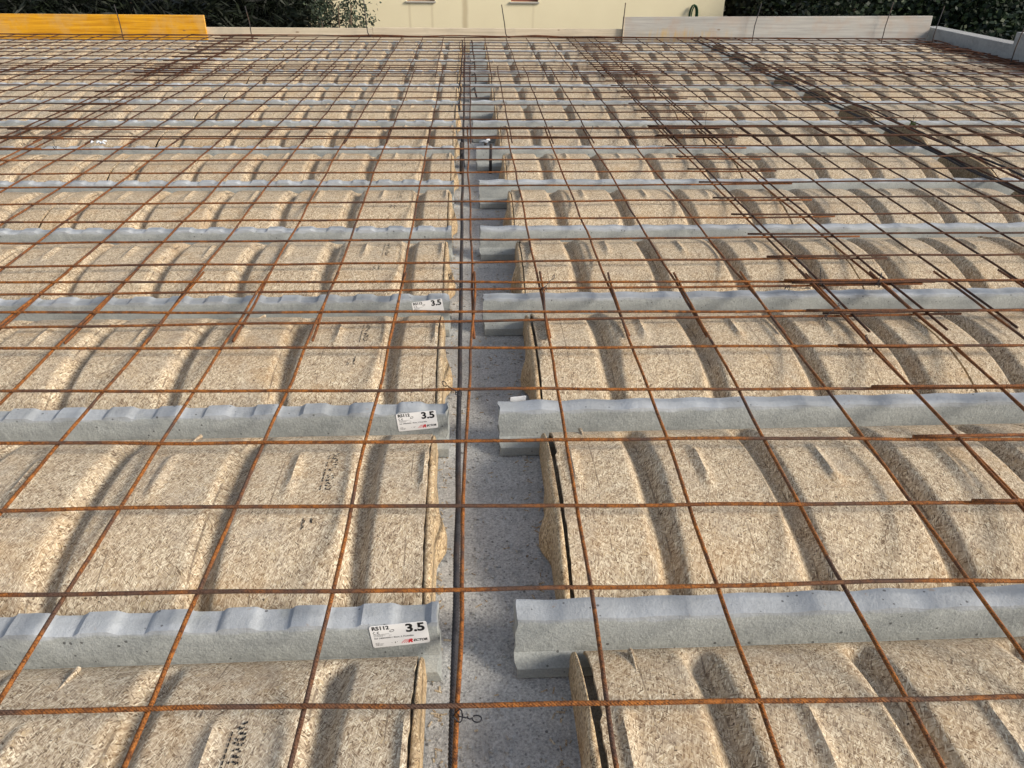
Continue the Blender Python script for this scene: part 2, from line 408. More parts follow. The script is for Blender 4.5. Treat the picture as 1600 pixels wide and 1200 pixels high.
# ------------------------------------------------------------------ moulded wood fibre vaults
SPAN = .535; GP = .248
def arch(u, top=-.014, foot=-.090):
    u = min(1., abs(u))
    return foot + (top - foot) * (max(0., 1 - u ** 2.5)) ** .74
def vault_mesh(x0, x1, first_groove, seed, thick=.008, capside=None, jog=0):
    """local x runs from x0 to x1 (object x), grooves at first_groove + n*GP"""
    rr = random.Random(seed)
    nx = max(4, int((x1 - x0) / .0074)); ny = 44
    vs = []; fs = []
    gs = []
    gk = first_groove
    while gk > x0: gk -= GP
    while gk < x1 + GP:
        gs.append(gk); gk += GP
    def height(x, y, u):
        z = arch(u)
        gd = 0.
        for c in gs:
            d = x - c
            if -.031 < d < .031:
                p = (d + .031) / .028 if d < -.003 else 1. if d < .006 else (.031 - d) / .025
                p = p * p * (3 - 2 * p)
                gd = max(gd, p)
        e = 1. if u < .74 else max(0., 1 - (u - .74) / .20)
        e = e * e * (3 - 2 * e)
        z -= .031 * gd * e
        # short stiffening ridges, one per bay, alternately far and central
        for i, c in enumerate(gs):
            m = c + GP / 2; far = (int(round((m - first_groove) / GP + 50)) % 2 == 0)
            yc_, hl = ((.315, .085) if far else (.205, .078))
            dx = abs(x - m + .012) / .014
            if dx < 1:
                dy = abs(y - yc_) / hl
                if dy < 1.0:
                    t = min(1., (1 - dy) * 2.2); t = t * t * (3 - 2 * t)
                    z += .0085 * (.5 + .5 * math.cos(math.pi * dx)) * t
        z += .0012 * noise.noise(Vector((x * 6 + seed, y * 6, 0)))
        return z
    for i in range(nx + 1):
        x = x0 + (x1 - x0) * i / nx
        for j in range(ny + 1):
            t = j / ny
            u = -1 + 2 * t
            u = math.copysign(abs(u) ** .82, u)
            y = SPAN * (u + 1) / 2
            xx = x
            if jog and ((i == nx and capside == 'x1') or (i == 0 and capside == 'x0')):
                sgn = 1 if i == 0 else -1
                if y > .36: xx += sgn * jog
            vs.append((xx + (rr.uniform(-.0012, .0012) if i in (0, nx) else 0), y, height(x, y, u)))
    W = ny + 1
    for i in range(nx):
        for j in range(ny):
            a = i * W + j; fs.append((a, a + W, a + W + 1, a + 1))
    # visible board thickness round the rim
    def skirt(idx):
        n0 = len(vs)
        for k in idx:
            p = vs[k]; vs.append((p[0], p[1], p[2] - thick))
        for q in range(len(idx) - 1):
            fs.append((idx[q], idx[q + 1], n0 + q + 1, n0 + q))
    skirt([j for j in range(W)][::-1]); skirt([nx * W + j for j in range(W)])
    skirt([i * W for i in range(nx + 1)]); skirt([i * W + ny for i in range(nx + 1)][::-1])
    # pull-out knob on the far shoulder
    kx = (x0 + x1) / 2 - .06 if (x1 - x0) > .7 else (x0 + x1) / 2
    m = MB(); m.v = vs; m.f = fs
    for kx in ((x0 + .07 if capside == 'x0' else x0 + (x1 - x0) * .66),):
        y = .497; base = arch(y / SPAN * 2 - 1)
        m.tube([(kx - .002, y - .045, -.001 + arch((y - .045) / SPAN * 2 - 1)), (kx, y - .01, arch((y - .01) / SPAN * 2 - 1) + .003), (kx, y + .008, base + .001)], [.0012, .003, .0046], 8)
    return m
def add_vault(proto, x, k, label):
    o = proto if proto.get('used') is None else proto.copy()
    if proto.get('used') is None: proto['used'] = 1
    else: COL.objects.link(o)
    if 'used' in o and o is not proto: del o['used']
    o.location = (x, Y1 + PITCH * (k - 1) + .0075 + random.Random(k * 31 + int(x * 50)).uniform(-.001, .001), random.Random(k * 7 + int(x * 9)).uniform(-.0015, .0012))
    o.rotation_euler = (0, 0, random.Random(k * 13 + int(x * 7)).uniform(-.0035, .0035) if x < -1.52 else 0)
    tag(o, label, 'vault panel', 'moulded wood fibre vault panels')
    return o
# (x0, x1, first groove) in world x; mesh in local coordinates from 0
segs = [('left', -1.510, -.0605, -.178, 'x1'), ('left', -3.00, -1.522, -.178, None), ('left', -4.488, -3.006, -.178, None), ('left', -5.95, -4.494, -.178, None),
        ('right', .190, 1.226, .358, 'x0'), ('right', 1.234, 2.192, .358, None), ('rib', 2.400, 3.47, 2.50, None), ('rib', 3.476, 4.56, 2.50, None)]
protos = []
for si, (side, a, c, fg, cs) in enumerate(segs):
    m = vault_mesh(0, c - a, fg - a, si * 3 + 1, capside=cs, jog={4: .005, 0: .0015}.get(si, 0))
    o = m.build('vault_panel', M_board, None, True)
    try: o.data.set_sharp_from_angle(angle=math.radians(50))
    except Exception: pass
    protos.append(o)
where = {0: 'at the left of the beam', 1: 'second left of the beam', 2: 'third left of the beam', 3: 'fourth left of the beam',
         4: 'at the right of the beam', 5: 'left of the rebar rib', 6: 'right of the rebar rib', 7: 'beside the right parapet wall'}
def ink_stamp(parent, ox, seed):
    rr = random.Random(seed); m = MB()
    def dot(x, y, w, l):
        u = y / SPAN * 2 - 1; z = arch(u) + .0013
        z2 = arch((y + l) / SPAN * 2 - 1) + .0013
        n0 = len(m.v)
        m.v += [(x, y, z), (x + w, y, z), (x + w, y + l, z2), (x, y + l, z2)]; m.f.append((n0, n0 + 1, n0 + 2, n0 + 3))
    y = .255
    while y < .375:
        if rr.random() < .8: dot(ox - .001, y, .0018, .0065)
        for q in range(5):
            if rr.random() < .85 and not (.30 < y < .312):
                dot(ox + .006 + rr.uniform(0, .012), y + rr.uniform(0, .004), .0021, rr.uniform(.002, .0045))
        y += .0085
    o = m.build('ink_stamp', M_ink, parent); m = MB()
    for q in range(16):
        dot(ox - .018 + rr.choice((0, .003, .014, .016)), rr.uniform(.150, .180), .0015, rr.uniform(.002, .008))
    o = m.build('ink_stamp', M_ink, parent)
    return o
for k in range(13):
    for si, (side, a, c, fg, cs) in enumerate(segs):
        if k == 0 and si in (2, 3, 6, 7): continue
        if k <= 2 and si in (3,): continue
        if k == 1 and si in (7,): continue
        lab = 'wood fibre vault panel, %s row from front, %s' % (ORD[k + 1], where[si])
        o = add_vault(protos[si], a, k, lab)
        if si == 0 and k < 7:
            ink_stamp(o, -.268 - a + (.012 if k else -.02), k + 3)

# end caps along the beam
def cap_mesh(sign, flatlobe=True):
    """closed end piece; sign +1: plate faces +x"""
    m = MB(); ny = 40; vs = m.v; fs = m.f
    rows = []
    # rim lies over the panel edge side, plate drops from the rim; sections from inner rim to plate bottom
    T = .022
    for s in range(10):
        row = []
        for j in range(ny + 1):
            u = -1 + 2 * j / ny; u = math.copysign(abs(u) ** .82, u)
            y = SPAN * (u + 1) / 2
            zt = arch(u, -.0165)
            if y > .36: zt -= .002
            step = -.007 if y > .37 else (0 if y < .34 else -.007 * (y - .34) / .03)
            if s == 0: x, z = 0, zt - .006
            elif s == 1: x, z = 0, zt
            elif s == 2: x, z = .006 + step * .5, zt
            elif s == 3: x, z = .0100 + step, zt - .0012
            elif s == 4: x, z = .0120 + step, zt - .005
            else:
                f = (s - 4) / 5.
                z = (zt - .005) * (1 - f) + -.134 * f
                x = .0120 + step + .003 * f
                lob = max(0., 1 - abs(y - .222) / .055)
                lob = lob * lob * (3 - 2 * lob)
                x += .020 * lob * math.sin(math.pi * min(1, f * 1.0) * .62) ** 1.3
            if zt < -.126: z = min(z, zt)
            row.append(len(vs)); vs.append((x * sign, y, z))
        rows.append(row)
    for s in range(9):
        for j in range(ny):
            q = (rows[s][j], rows[s][j + 1], rows[s + 1][j + 1], rows[s + 1][j])
            fs.append(q if sign > 0 else q[::-1])
    return m
capR = cap_mesh(1).build('end_cap', M_cap, None, True)     # faces +x, closes the left vaults
capL = cap_mesh(-1).build('end_cap', M_cap, None, True)    # faces -x, closes the right vaults
first = {id(capR): True, id(capL): True}
def put_cap(proto, x, k, label, dz=0):
    global first
    if first[id(proto)]: o = proto; first[id(proto)] = False
    else: o = proto.copy(); COL.objects.link(o)
    rr = random.Random(k * 17 + int(x * 10))
    o.location = (x + rr.uniform(-.002, .002), Y1 + PITCH * (k - 1) + .0075, dz)
    o.rotation_euler = (0, 0, rr.uniform(-.008, .008))
    tag(o, label, 'end cap', 'curved end caps of the vault panels')
for k in range(13):
    put_cap(capR, -.0575, k, 'tan curved end cap closing the %s vault row, left of the support beam' % ORD[k + 1])
    put_cap(capL, .1845, k, 'tan curved end cap closing the %s vault row, right of the support beam' % ORD[k + 1])
    if k >= 2: put_cap(capL, 2.396, k, 'shaded arched end cap right of the rebar rib, %s vault row' % ORD[k + 1], .001)
b = MB(); b.box(2.15, 2.46, -.2, 7.40, -.168, -.146)
tag(b.build('formwork_board', M_pale), 'long shuttering board under the rebar rib, seen between the vault panels', 'board')

# ------------------------------------------------------------------ stickers
def text_mesh(body, size, shear=0., bold=0.):
    cu = bpy.data.curves.new('txt', 'FONT'); cu.body = body; cu.size = size; cu.shear = shear; cu.offset = bold
    cu.extrude = 0; cu.resolution_u = 3
    t = bpy.data.objects.new('txt', cu); COL.objects.link(t)
    dg = bpy.context.evaluated_depsgraph_get(); dg.update()
    me = bpy.data.meshes.new_from_object(t.evaluated_get(dg))
    bpy.data.objects.remove(t); bpy.data.curves.remove(cu)
    return me
def rrect(w_, h_, r_, z):
    vs = []
    for cx, cy, a0 in ((w_ - r_, r_, -90), (w_ - r_, h_ - r_, 0), (r_, h_ - r_, 90), (r_, r_, 180)):
        for q in range(4):
            a = math.radians(a0 + q * 30); vs.append((cx + r_ * math.cos(a), cy + r_ * math.sin(a), z))
    return vs
W_, H_ = .088, .045
SPINE = .0008
def part_from(me, name, parent, x, y, mat, z=.0006, sx=1., rz=0.):
    me.materials.clear(); me.materials.append(mat); me.name = name
    o = bpy.data.objects.new(name, me); COL.objects.link(o); o.parent = parent
    o.location = (x, y, z); o.scale = (sx, 1, 1); o.rotation_euler = (0, 0, rz)
    return o
def sticker(loc, tilt, label, torn=False, nlines=True):
    root = empty('joist_sticker', loc)
    root.rotation_euler = Matrix.Rotation(math.radians(90 - 4), 3, 'X').to_euler()
    root.rotation_euler = (Matrix.Rotation(math.radians(88), 4, 'X') @ Matrix.Rotation(tilt, 4, 'Z')).to_euler()
    tag(root, label, 'sticker', 'white stickers on the left joists')
    top = rrect(W_, H_, .0035, .0004); bot = rrect(W_, H_, .0035, -.0004); k = len(top)
    y0 = .021 if torn else 0
    if torn:
        def cut(p):
            return (p[0], max(p[1], y0 + .004 * math.sin(p[0] * 200) - .01 * p[0] / W_), p[2])
        top = [cut(p) for p in top]; bot = [cut(p) for p in bot]
    fs = [tuple(range(k)), tuple(reversed(range(k, 2 * k)))] + [(i, i + k, (i + 1) % k + k, (i + 1) % k) for i in range(k)]
    mesh_obj('backing', top + bot, fs, M_white, root)
    part_from(text_mesh('RS112', .0104, 0, .0004), 'lettering', root, .0035, .0365, M_ink)
    part_from(text_mesh('3.5', .0228, 0, .0009), 'lettering', root, .0545, .0275, M_ink, sx=1.08)
    # CE mark drawn as two open rings
    m = MB()
    for cx, bar in ((.0068, False), (.0128, True)):
        prev = None
        for q in range(13):
            a = math.radians(60 + q * 20)
            i0 = len(m.v)
            m.v += [(cx + .0026 * math.cos(a), .0308 + .0026 * math.sin(a), 0), (cx + .0018 * math.cos(a), .0308 + .0018 * math.sin(a), 0)]
            if prev is not None: m.f.append((prev, i0, i0 + 1, prev + 1))
            prev = i0
        if bar:
            i0 = len(m.v); m.v += [(cx - .0020, .0304, 0), (cx + .0006, .0304, 0), (cx + .0006, .0312, 0), (cx - .0020, .0312, 0)]; m.f.append((i0, i0 + 1, i0 + 2, i0 + 3))
    m.build('conformity_mark', M_ink, root).location = (0, 0, .0006)
    # slanted oval approval mark with a bar across it
    m = MB(); prev = None
    for q in range(25):
        a = 2 * math.pi * q / 24; i0 = len(m.v); wdt = .30 + .35 * abs(math.sin(a * 1. + .6))
        for kk in (1., 1 - wdt * .6):
            ex, ey = .0040 * kk * math.cos(a), .0024 * kk * math.sin(a)
            m.v.append((.0335 + ex * .93 - ey * .36, .0327 + ex * .36 + ey * .93, 0))
        if prev is not None: m.f.append((prev, i0, i0 + 1, prev + 1))
        prev = i0
    m.build('approval_mark', M_ink, root).location = (0, 0, .0006)
    rr = random.Random(5); m = MB()
    def line(x, y, L, hh):
        while L > 0:
            ww = min(L, rr.uniform(.0007, .0022)); i0 = len(m.v); h2 = hh * rr.uniform(.7, 1.)
            m.v += [(x, y, 0), (x + ww, y, 0), (x + ww, y + h2, 0), (x, y + h2, 0)]; m.f.append((i0, i0 + 1, i0 + 2, i0 + 3))
            x += ww + .0005; L -= ww + .0005
    line(.0045, .0268, .024, .0008); line(.0045, .0248, .018, .0008); line(.0045, .0228, .014, .0008)
    if not torn:
        line(.028, .0236, .004, .0008)
        line(.0045, .0090, .007, .0009); line(.0045, .0066, .0125, .0009); line(.0045, .0042, .0105, .0009)
        line(.0295, .0072, .0006, .0015); line(.0345, .0066, .0014, .0028); line(.0380, .0080, .0008, .0012)
    m.build('small_print', M_ink, root).location = (0, 0, .0006)
    if not torn:
        part_from(text_mesh('Ref. 2400330301 / Bison_3_Poutrelles', .0040, 0, .00005), 'lettering', root, .0045, .0178, M_ink, sx=.98)
        part_from(text_mesh('ECTOR', .0066, .35, .0003), 'lettering', root, .0630, .0062, M_ink)
        # red slanted initial with pink speed strokes
        part_from(text_mesh('R', .0098, .35, .0007), 'logo_initial', root, .0545, .0050, M_red, sx=1.15)
        m = MB()
        for q in range(3):
            prev = None
            for s_ in range(8):
                t = s_ / 7; xx = .0440 + q * .0034 + .0085 * t; yy = .0048 + .0072 * math.sin(t * 1.5); i0 = len(m.v)
                m.v += [(xx, yy, 0), (xx + .0013, yy - .0006, 0)]
                if prev is not None: m.f.append((prev, prev + 1, i0 + 1, i0))
                prev = i0
        m.build('logo_stroke', M_pink, root).location = (0, 0, .0006)
    return root
def face_y(k, z=-.06): return Y1 + PITCH * k - .0225 - .0235
sticker((-.131, face_y(0) - .0012, -.0795), math.radians(5.5), 'white sticker marked 3.5 on the joist nearest the camera')
sticker((-.138, face_y(1) - .0012, -.0805), math.radians(5.5), 'white sticker marked 3.5 on the second joist from the front')
sticker((-.139, face_y(2) - .0012, -.0855), math.radians(8), 'torn white sticker marked 3.5 on the third joist from the front', torn=True)
m = MB(); m.v = [(.0, 0, 0), (.036, .004, .001), (.034, .008, -.03), (.0, .006, -.034), (0, .0008, .0), (.036, .0048, .001), (.034, .0088, -.03), (.0, .0068, -.034)]
m.f = [(0, 1, 2, 3), (7, 6, 5, 4), (0, 4, 5, 1), (1, 5, 6, 2), (2, 6, 7, 3), (3, 7, 4, 0)]
tag(m.build('joist_sticker', M_white, None, False, (.112, Y1 + PITCH * 1 + .004, -.0275)), 'small white sticker corner showing behind the second right joist', 'sticker')

# ------------------------------------------------------------------ welded mesh sheets
LONG_R = .0035
def wire(p0, p1, seed, amp=.004, zamp=.003, step=.07, r=LONG_R):
    L = (Vector(p1) - Vector(p0)).length; k = max(3, int(L / step)); pts = []
    d = (Vector(p1) - Vector(p0)).normalized(); s = Vector((-d.y, d.x, 0))
    for i in range(k + 1):
        t = i / k; p = Vector(p0).lerp(Vector(p1), t); q = t * L
        p += s * (amp * (noise.noise(Vector((q * 2.2, seed * 5.3, 0))) + .5 * noise.noise(Vector((q * 6, seed * 3.7, 4)))))
        p.z += zamp * noise.noise(Vector((q * 2.6, seed * 2.9, 9)))
        pts.append(p)
    return pts
def mesh_sheet(loc, rot, xs, ys, x_ext, y_ext, seed, label, dz=0., mat=None):
    root = empty('wire_mesh_sheet', (loc[0], loc[1], dz), rot)
    tag(root, label, 'wire mesh', 'rusty welded mesh sheets laid over the floor')
    i = 0
    for x in xs:
        i += 1; m = MB(); rr = random.Random(seed * 100 + i)
        e0, e1 = y_ext[0] + rr.uniform(-.008, .008), y_ext[1] + rr.uniform(-.008, .008)
        m.tube(wire((x + rr.uniform(-.004, .004), e0, -.0035), (x + rr.uniform(-.004, .004), e1, -.0035), seed * 100 + i, .007), LONG_R, 7)
        m.build('wire', mat or M_rust, root, True)
    for y in ys:
        i += 1; m = MB(); rr = random.Random(seed * 100 + i)
        e0, e1 = x_ext[0] + rr.uniform(-.006, .006), x_ext[1] + rr.uniform(-.006, .006)
        m.tube(wire((e0, y + rr.uniform(-.006, .006), .0035), (e1, y + rr.uniform(-.006, .006), .0035), seed * 100 + i, .007), LONG_R, 7)
        m.build('wire', mat or M_rust, root, True)
def rg(a, n_, s=.2): return [a + s * q for q in range(n_)]
rowsy = {'A': (rg(-.80, 12), (-.9, 1.49), 'nearest'), 'B': (rg(1.07, 12, .206), (.985, 3.425), 'second'), 'C': (rg(3.13, 12, .2035), (3.03, 5.47), 'third'), 'D': (rg(5.12, 12, .2), (5.02, 7.40), 'farthest')}
for rn, (ys, ye, rw) in rowsy.items():
    si = 'ABCD'.index(rn)
    if rn == 'A':
        loc, rot = (0, -.089), -.0238
    else: loc, rot = (0, 0), 0
    xo = {'A': 0, 'B': .033, 'C': .026, 'D': -.012}[rn]; ro = {'A': 0, 'B': .004, 'C': -.002, 'D': 0}[rn]
    mesh_sheet(loc, rot + ro, rg(-2.2 + xo, 18), ys, (-2.30 + xo, 1.352), ye, 1 + si, 'rusty welded mesh sheet in the middle, over the support beam, %s row' % rw, {'A': .006, 'B': 0., 'C': .007, 'D': 0.}[rn], {'A': M_rust, 'B': M_rustb, 'C': M_rustd, 'D': M_rustd}[rn])
    xr = {'A': .985, 'B': 1.045, 'C': 1.045, 'D': 1.04}[rn]
    mesh_sheet((loc[0], loc[1] - .008), rot, rg(xr, 18 if rn != 'A' else 17), [y + (.012 if rn != 'A' else 0) for y in ys], (xr - .09, xr + 3.50), ye, 11 + si, 'rusty welded mesh sheet on the right side, %s row' % rw, {'A': .014, 'B': .010, 'C': .016, 'D': .012}[rn], M_rustb if rn == 'A' else M_rustd)
    if rn != 'A':
        mesh_sheet((0, 0), 0, rg(-5.4, 18), [y - .03 for y in ys], (-5.5, -1.905), ye, 21 + si, 'rusty welded mesh sheet on the left side, %s row' % rw, {'B': .010, 'C': .015, 'D': .010}[rn], M_rustb if rn == 'B' else M_rustd)

# ------------------------------------------------------------------ loose bars
def bar(name, pts, r, mat, label, cat, group=None, seed=1, amp=.0, k=8):
    m = MB()
    if len(pts) == 2: pts = wire(pts[0], pts[1], seed, amp, amp * .6, .12)
    m.tube(pts, r, k); o = m.build(name, mat, None, True); tag(o, label, cat, group); return o
def ribbed(p0, p1, r, seed, amp):
    base = wire(p0, p1, seed, amp, amp * .5, .12); pts = []; rad = []
    tot = (Vector(p1) - Vector(p0)).length; k = int(tot / .0035)
    for i in range(k + 1):
        t = i / k * (len(base) - 1); j = min(int(t), len(base) - 2)
        pts.append(base[j].lerp(base[j + 1], t - j)); rad.append(r * (1.10 if i % 2 else .93))
    m = MB(); m.tube(pts, rad, 8); return m
tag(ribbed((-.004, -.35, -.048), (-.008, 7.3, -.045), .0054, 3, .004).build('reinforcing_bar', M_bar, None, True), 'dark ribbed steel bar lying lengthwise above the support beam', 'rebar')
bar('reinforcing_bar', [(-.035, 4.1, -.05), (-.030, 7.35, -.03)], .006, M_bar, 'dark steel bar left in the far end of the support beam channel', 'rebar', seed=8, amp=.014)
bar('reinforcing_bar', [(.075, 4.6, -.06), (.06, 7.35, -.03)], .006, M_bar, 'dark steel bar on the right in the far end of the support beam channel', 'rebar', seed=9, amp=.014)
for i, (xa, xb, z, mat, nm) in enumerate([(2.262, 2.215, -.012, M_bar, 'leftmost'), (2.292, 2.262, -.020, M_bar, 'second from the left'), (2.335, 2.30, .012, M_rust2, 'second from the right'), (2.392, 2.33, .004, M_bar, 'rightmost')]):
    bar('reinforcing_bar', [(xa, 1.2, z), (xb, 7.38, z + .006)], .0050, mat, 'long steel bar in the right-hand rib, %s of the four' % nm, 'rebar', 'bars laid along the right-hand rib', seed=20 + i, amp=.014)
for i, (x, y, t, ln, lab) in enumerate([(-.019, 3.022, .002, .006, 'front left dark steel stub standing in the support beam'), (-.006, 3.153, -.012, -.004, 'rear left dark steel stub standing in the support beam'),
                              (.104, 3.177, -.030, .002, 'rear right dark steel stub standing in the support beam'), (.125, 3.032, -.008, .004, 'front right dark steel stub standing in the support beam')]):
    bar('starter_bar', [(x, y, -.16), (x + ln * .4, y, -.09), (x + ln, y + .002, t + .006)], .0072, M_bar, lab, 'starter bar', 'starter bars in the support beam')
# bent bars standing along the far edge and right wall
def hook(x, y, ztop, lean, curve, lab):
    pts = []
    if curve:
        for q in range(7):
            a = math.radians(90 * q / 6); pts.append((x + .06 - .055 * math.sin(a), y, -.005 + .055 * (1 - math.cos(a))))
    else: pts = [(x - lean * .02, y, -.06)]
    pts.append((x - lean * .1, y, .12)); pts.append((x - lean * .75, y, ztop))
    bar('edge_bar', pts, .0045, M_bar, lab, 'bent bar', 'upright bars along the far edge')
hook(-3.245, 7.385, .262, .02, False, 'thin steel rod standing in front of the yellow board')
hook(-2.04, 7.385, .258, .03, False, 'thin steel rod standing before the pale board beside the yellow board')
hook(-.945, 7.385, .33, .01, True, 'thin bent steel rod standing before the cream house at its left')
hook(.38, 7.385, .285, .045, True, 'thin bent steel rod standing before the middle of the cream house')
hook(1.525, 7.385, .31, -.012, False, 'thin steel rod standing at the left end of the tall grey board')
hook(2.82, 7.385, .315, -.05, False, 'thin steel rod standing before the middle of the tall grey board')
hook(4.13, 7.385, .335, -.04, False, 'thin steel rod standing before the right end of the grey board')
hook(4.40, 6.95, .335, -.04, False, 'thin steel rod standing by the low stretch of parapet')
hook(4.42, 5.75, .32, -.04, False, 'thin steel rod standing by the high stretch of parapet')
# bar rolls along the edges
for i, (x0, x1, y, z) in enumerate([(-5.4, -1.7, 7.375, .006), (-2.6, 1.4, 7.368, .012), (.9, 4.5, 7.377, .006), (-1.2, 2.6, 7.392, .002)]):
    bar('edge_reinforcement', [(x0, y, z), (x1, y + .004, z)], .0055, M_rust2, 'rusty bar lying along the far edge, %s' % ['below the yellow board', 'below the pale board', 'below the tall grey board', 'closest to the boards in the middle'][i], 'rebar', 'rusty bars along the far edge', seed=40 + i, amp=.02)
for i in range(7):
    rr = random.Random(i + 60)
    bar('edge_reinforcement', [(4.42 + .03 * i, 2.6 + rr.uniform(0, .5), -.02 + .008 * (i % 3)), (4.40 + .026 * i, 7.3 + rr.uniform(-.2, .05), -.01 + .01 * (i % 3))], .0055, M_rust2,
        'rusty bar of the bundle along the right parapet, %s counted from the wall' % ORD[7 - i], 'rebar', 'rusty bars along the right parapet', seed=50 + i, amp=.035)
# stirrup frames at the far right corner and along the parapet
for i, y in enumerate([3.9, 4.5, 5.05, 5.5, 5.9, 6.3, 6.65, 7.0]):
    x0 = 4.38; x1 = 4.60; m = MB()
    m.tube([(x0, y, -.09), (x0, y + .01, .004), (x1, y + .02, .006), (x1, y + .01, -.09), (x0, y, -.092)], .0038, 6)
    tag(m.build('stirrup', M_rust2), 'rusty square stirrup round the parapet bars, %s from the far corner' % ORD[8 - i], 'stirrup', 'stirrups along the right parapet')

# tie wires
def tie(x, y, z, ang, L, lift, lab):
    m = MB(); d = Vector((math.cos(ang), math.sin(ang), 0))
    c = Vector((x, y, z)); pts = []
    for q in range(15):                                        # twisted tail
        t = q / 14; a = t * 20
        pts.append(c + d * (L * t) + Vector((math.cos(a), math.sin(a), 0)) * .0015 + Vector((0, 0, lift * t)))
    m.tube(pts, .0010, 5)
    e = pts[-1]; r_ = .0062; pts = []
    up = Vector((0, .35, 1)).normalized() if lift > L * .3 else Vector((-d.y, d.x, 0))
    ax = (d * L + Vector((0, 0, lift))).normalized()
    for q in range(15):
        a = math.pi + 2 * math.pi * q / 14 * .93
        pts.append(e + ax * (r_ + r_ * math.cos(a)) + up * (r_ * .8 * math.sin(a)))
    m.tube(pts, .0010, 5)
    pts = []
    for q in range(13):                                        # wrap round the crossing
        a = 2 * math.pi * q / 12; pts.append(c + Vector((.007 * math.cos(a), .007 * math.sin(a), -.002 + .006 * math.sin(a * 2))))
    m.tube(pts, .0010, 5)
    tag(m.build('tie_wire', M_tie, None, True), lab, 'tie wire', 'twisted tie wires on the mesh')
tie(.002, -.107, .010, math.radians(-18), .020, .0, 'black looped tie wire beside the dark bar at the bottom')
tie(-.004, .695, .010, math.radians(150), .030, .010, 'black tie wire on the dark bar above the second joist')
tie(-.006, 1.27, .010, math.radians(125), .045, .016, 'black looped tie wire on the dark bar above the third joist')
tie(.232, 1.262, .010, math.radians(50), .040, .016, 'black looped tie wire right of the support beam, above the third joist')
tie(.955, 1.045, .012, math.radians(35), .055, .020, 'black tie wire sticking up where right and middle sheets overlap')
tie(.928, 1.245, .012, math.radians(-8), .050, .0, 'flat black tie wire lying on the double mesh wires')
tie(1.035, 1.27, .012, math.radians(85), .018, .025, 'short upright tie wire at the end of a doubled wire')
tie(1.20, 1.262, .012, math.radians(55), .035, .012, 'black tie wire right of the overlap above the third joist')
tie(1.00, .87, .012, math.radians(100), .02, .012, 'black tie wire on the crossing in front of the third right joist')
tie(.62, 3.15, .010, math.radians(60), .035, .03, 'tie wire on the second overlap, left of the sheet seam')
tie(.835, 3.11, .010, math.radians(150), .03, .025, 'tie wire on the second overlap, at the sheet seam')
tie(1.085, 3.10, .012, math.radians(90), .01, .045, 'upright tie wire with a loop just right of the second overlap seam')
tie(1.313, 3.06, .012, math.radians(90), .004, .06, 'tallest upright tie wire at the second overlap')
tie(1.255, 3.34, .012, math.radians(90), .004, .06, 'upright tie wire behind the second overlap')
tie(-1.86, 2.92, .012, math.radians(95), .01, .07, 'tall upright looped tie wire at the left seam')
tie(-2.03, 2.98, .012, math.radians(110), .02, .05, 'leaning tie wire at the far left edge of the left seam')
tie(-1.93, 3.75, .012, math.radians(95), .005, .06, 'upright tie wire farther up the left seam')
tie(-1.98, 4.65, .012, math.radians(95), .005, .06, 'upright tie wire at the third left seam')
m = MB(); m.tube([(-.03, 0, 0), (-.01, .006, .004), (.012, -.004, .003)], .006, 6)
m.tube([(.0, 0, 0), (.01, .02, .008), (.02, .03, .004)], .006, 6)
tag(m.build('foam_scrap', M_foam, None, True, (.105, Y1 + 3.0 + .02, -.020)), 'white foam scrap on the end of the sixth right joist', 'scrap')
m = MB()
for q in range(7):
    rr = random.Random(q); a = rr.uniform(0, 6.3); px, py = rr.uniform(-.03, .03), rr.uniform(-.02, .02)
    m.tube([(px, py, 0), (px + .01 * math.cos(a), py + .01 * math.sin(a), .006), (px + .022 * math.cos(a), py + .02 * math.sin(a), .001)], .0045, 5)
tag(m.build('plastic_scrap', M_foam, None, True, (-1.72, 3.03, .006)), 'crumpled clear plastic lying on the mesh at the left seam', 'scrap')

# chips, crumbs and grit lying on the beam and the joist tops
m = MB(); rr = random.Random(12)
def chip(x, y, z, l, w_, a, t=.0012):
    c, s_ = math.cos(a), math.sin(a); i0 = len(m.v)
    for zz in (z, z + t):
        for ux, uy in ((-l, -w_), (l, -w_), (l, w_), (-l, w_)):
            m.v.append((x + ux * c - uy * s_, y + ux * s_ + uy * c, zz + rr.uniform(0, .0006)))
    m.f += [tuple(i0 + q for q in f_) for f_ in ((4, 5, 6, 7), (0, 1, 5, 4), (1, 2, 6, 5), (2, 3, 7, 6), (3, 0, 4, 7))]
for q in range(900):
    y = -.6 + 4.6 * rr.random() ** 1.3
    x = rr.choice((rr.uniform(-.04, .16), rr.gauss(-.035, .012), rr.gauss(.15, .012)))
    if -.05 < x < .165: chip(x, y, -.1432, rr.uniform(.0012, .007), rr.uniform(.0006, .0016), rr.uniform(0, 3.1))
tag(m.build('wood_chips', M_board), kind='stuff', label='wood chips and crumbs scattered along the support beam', cat='debris')
m = MB()
for q in range(1300):
    y = -.6 + 5. * rr.random() ** 1.3; x = rr.uniform(-.05, .17); r_ = rr.uniform(.0008, .0026) * rr.choice((1, 1, 1.6))
    chip(x, y, -.1434, r_, r_ * .8, rr.uniform(0, 3.1), r_ * 1.2)
tag(m.build('grit', M_beam), kind='stuff', label='grey grit and mortar crumbs lying along the support beam', cat='debris')

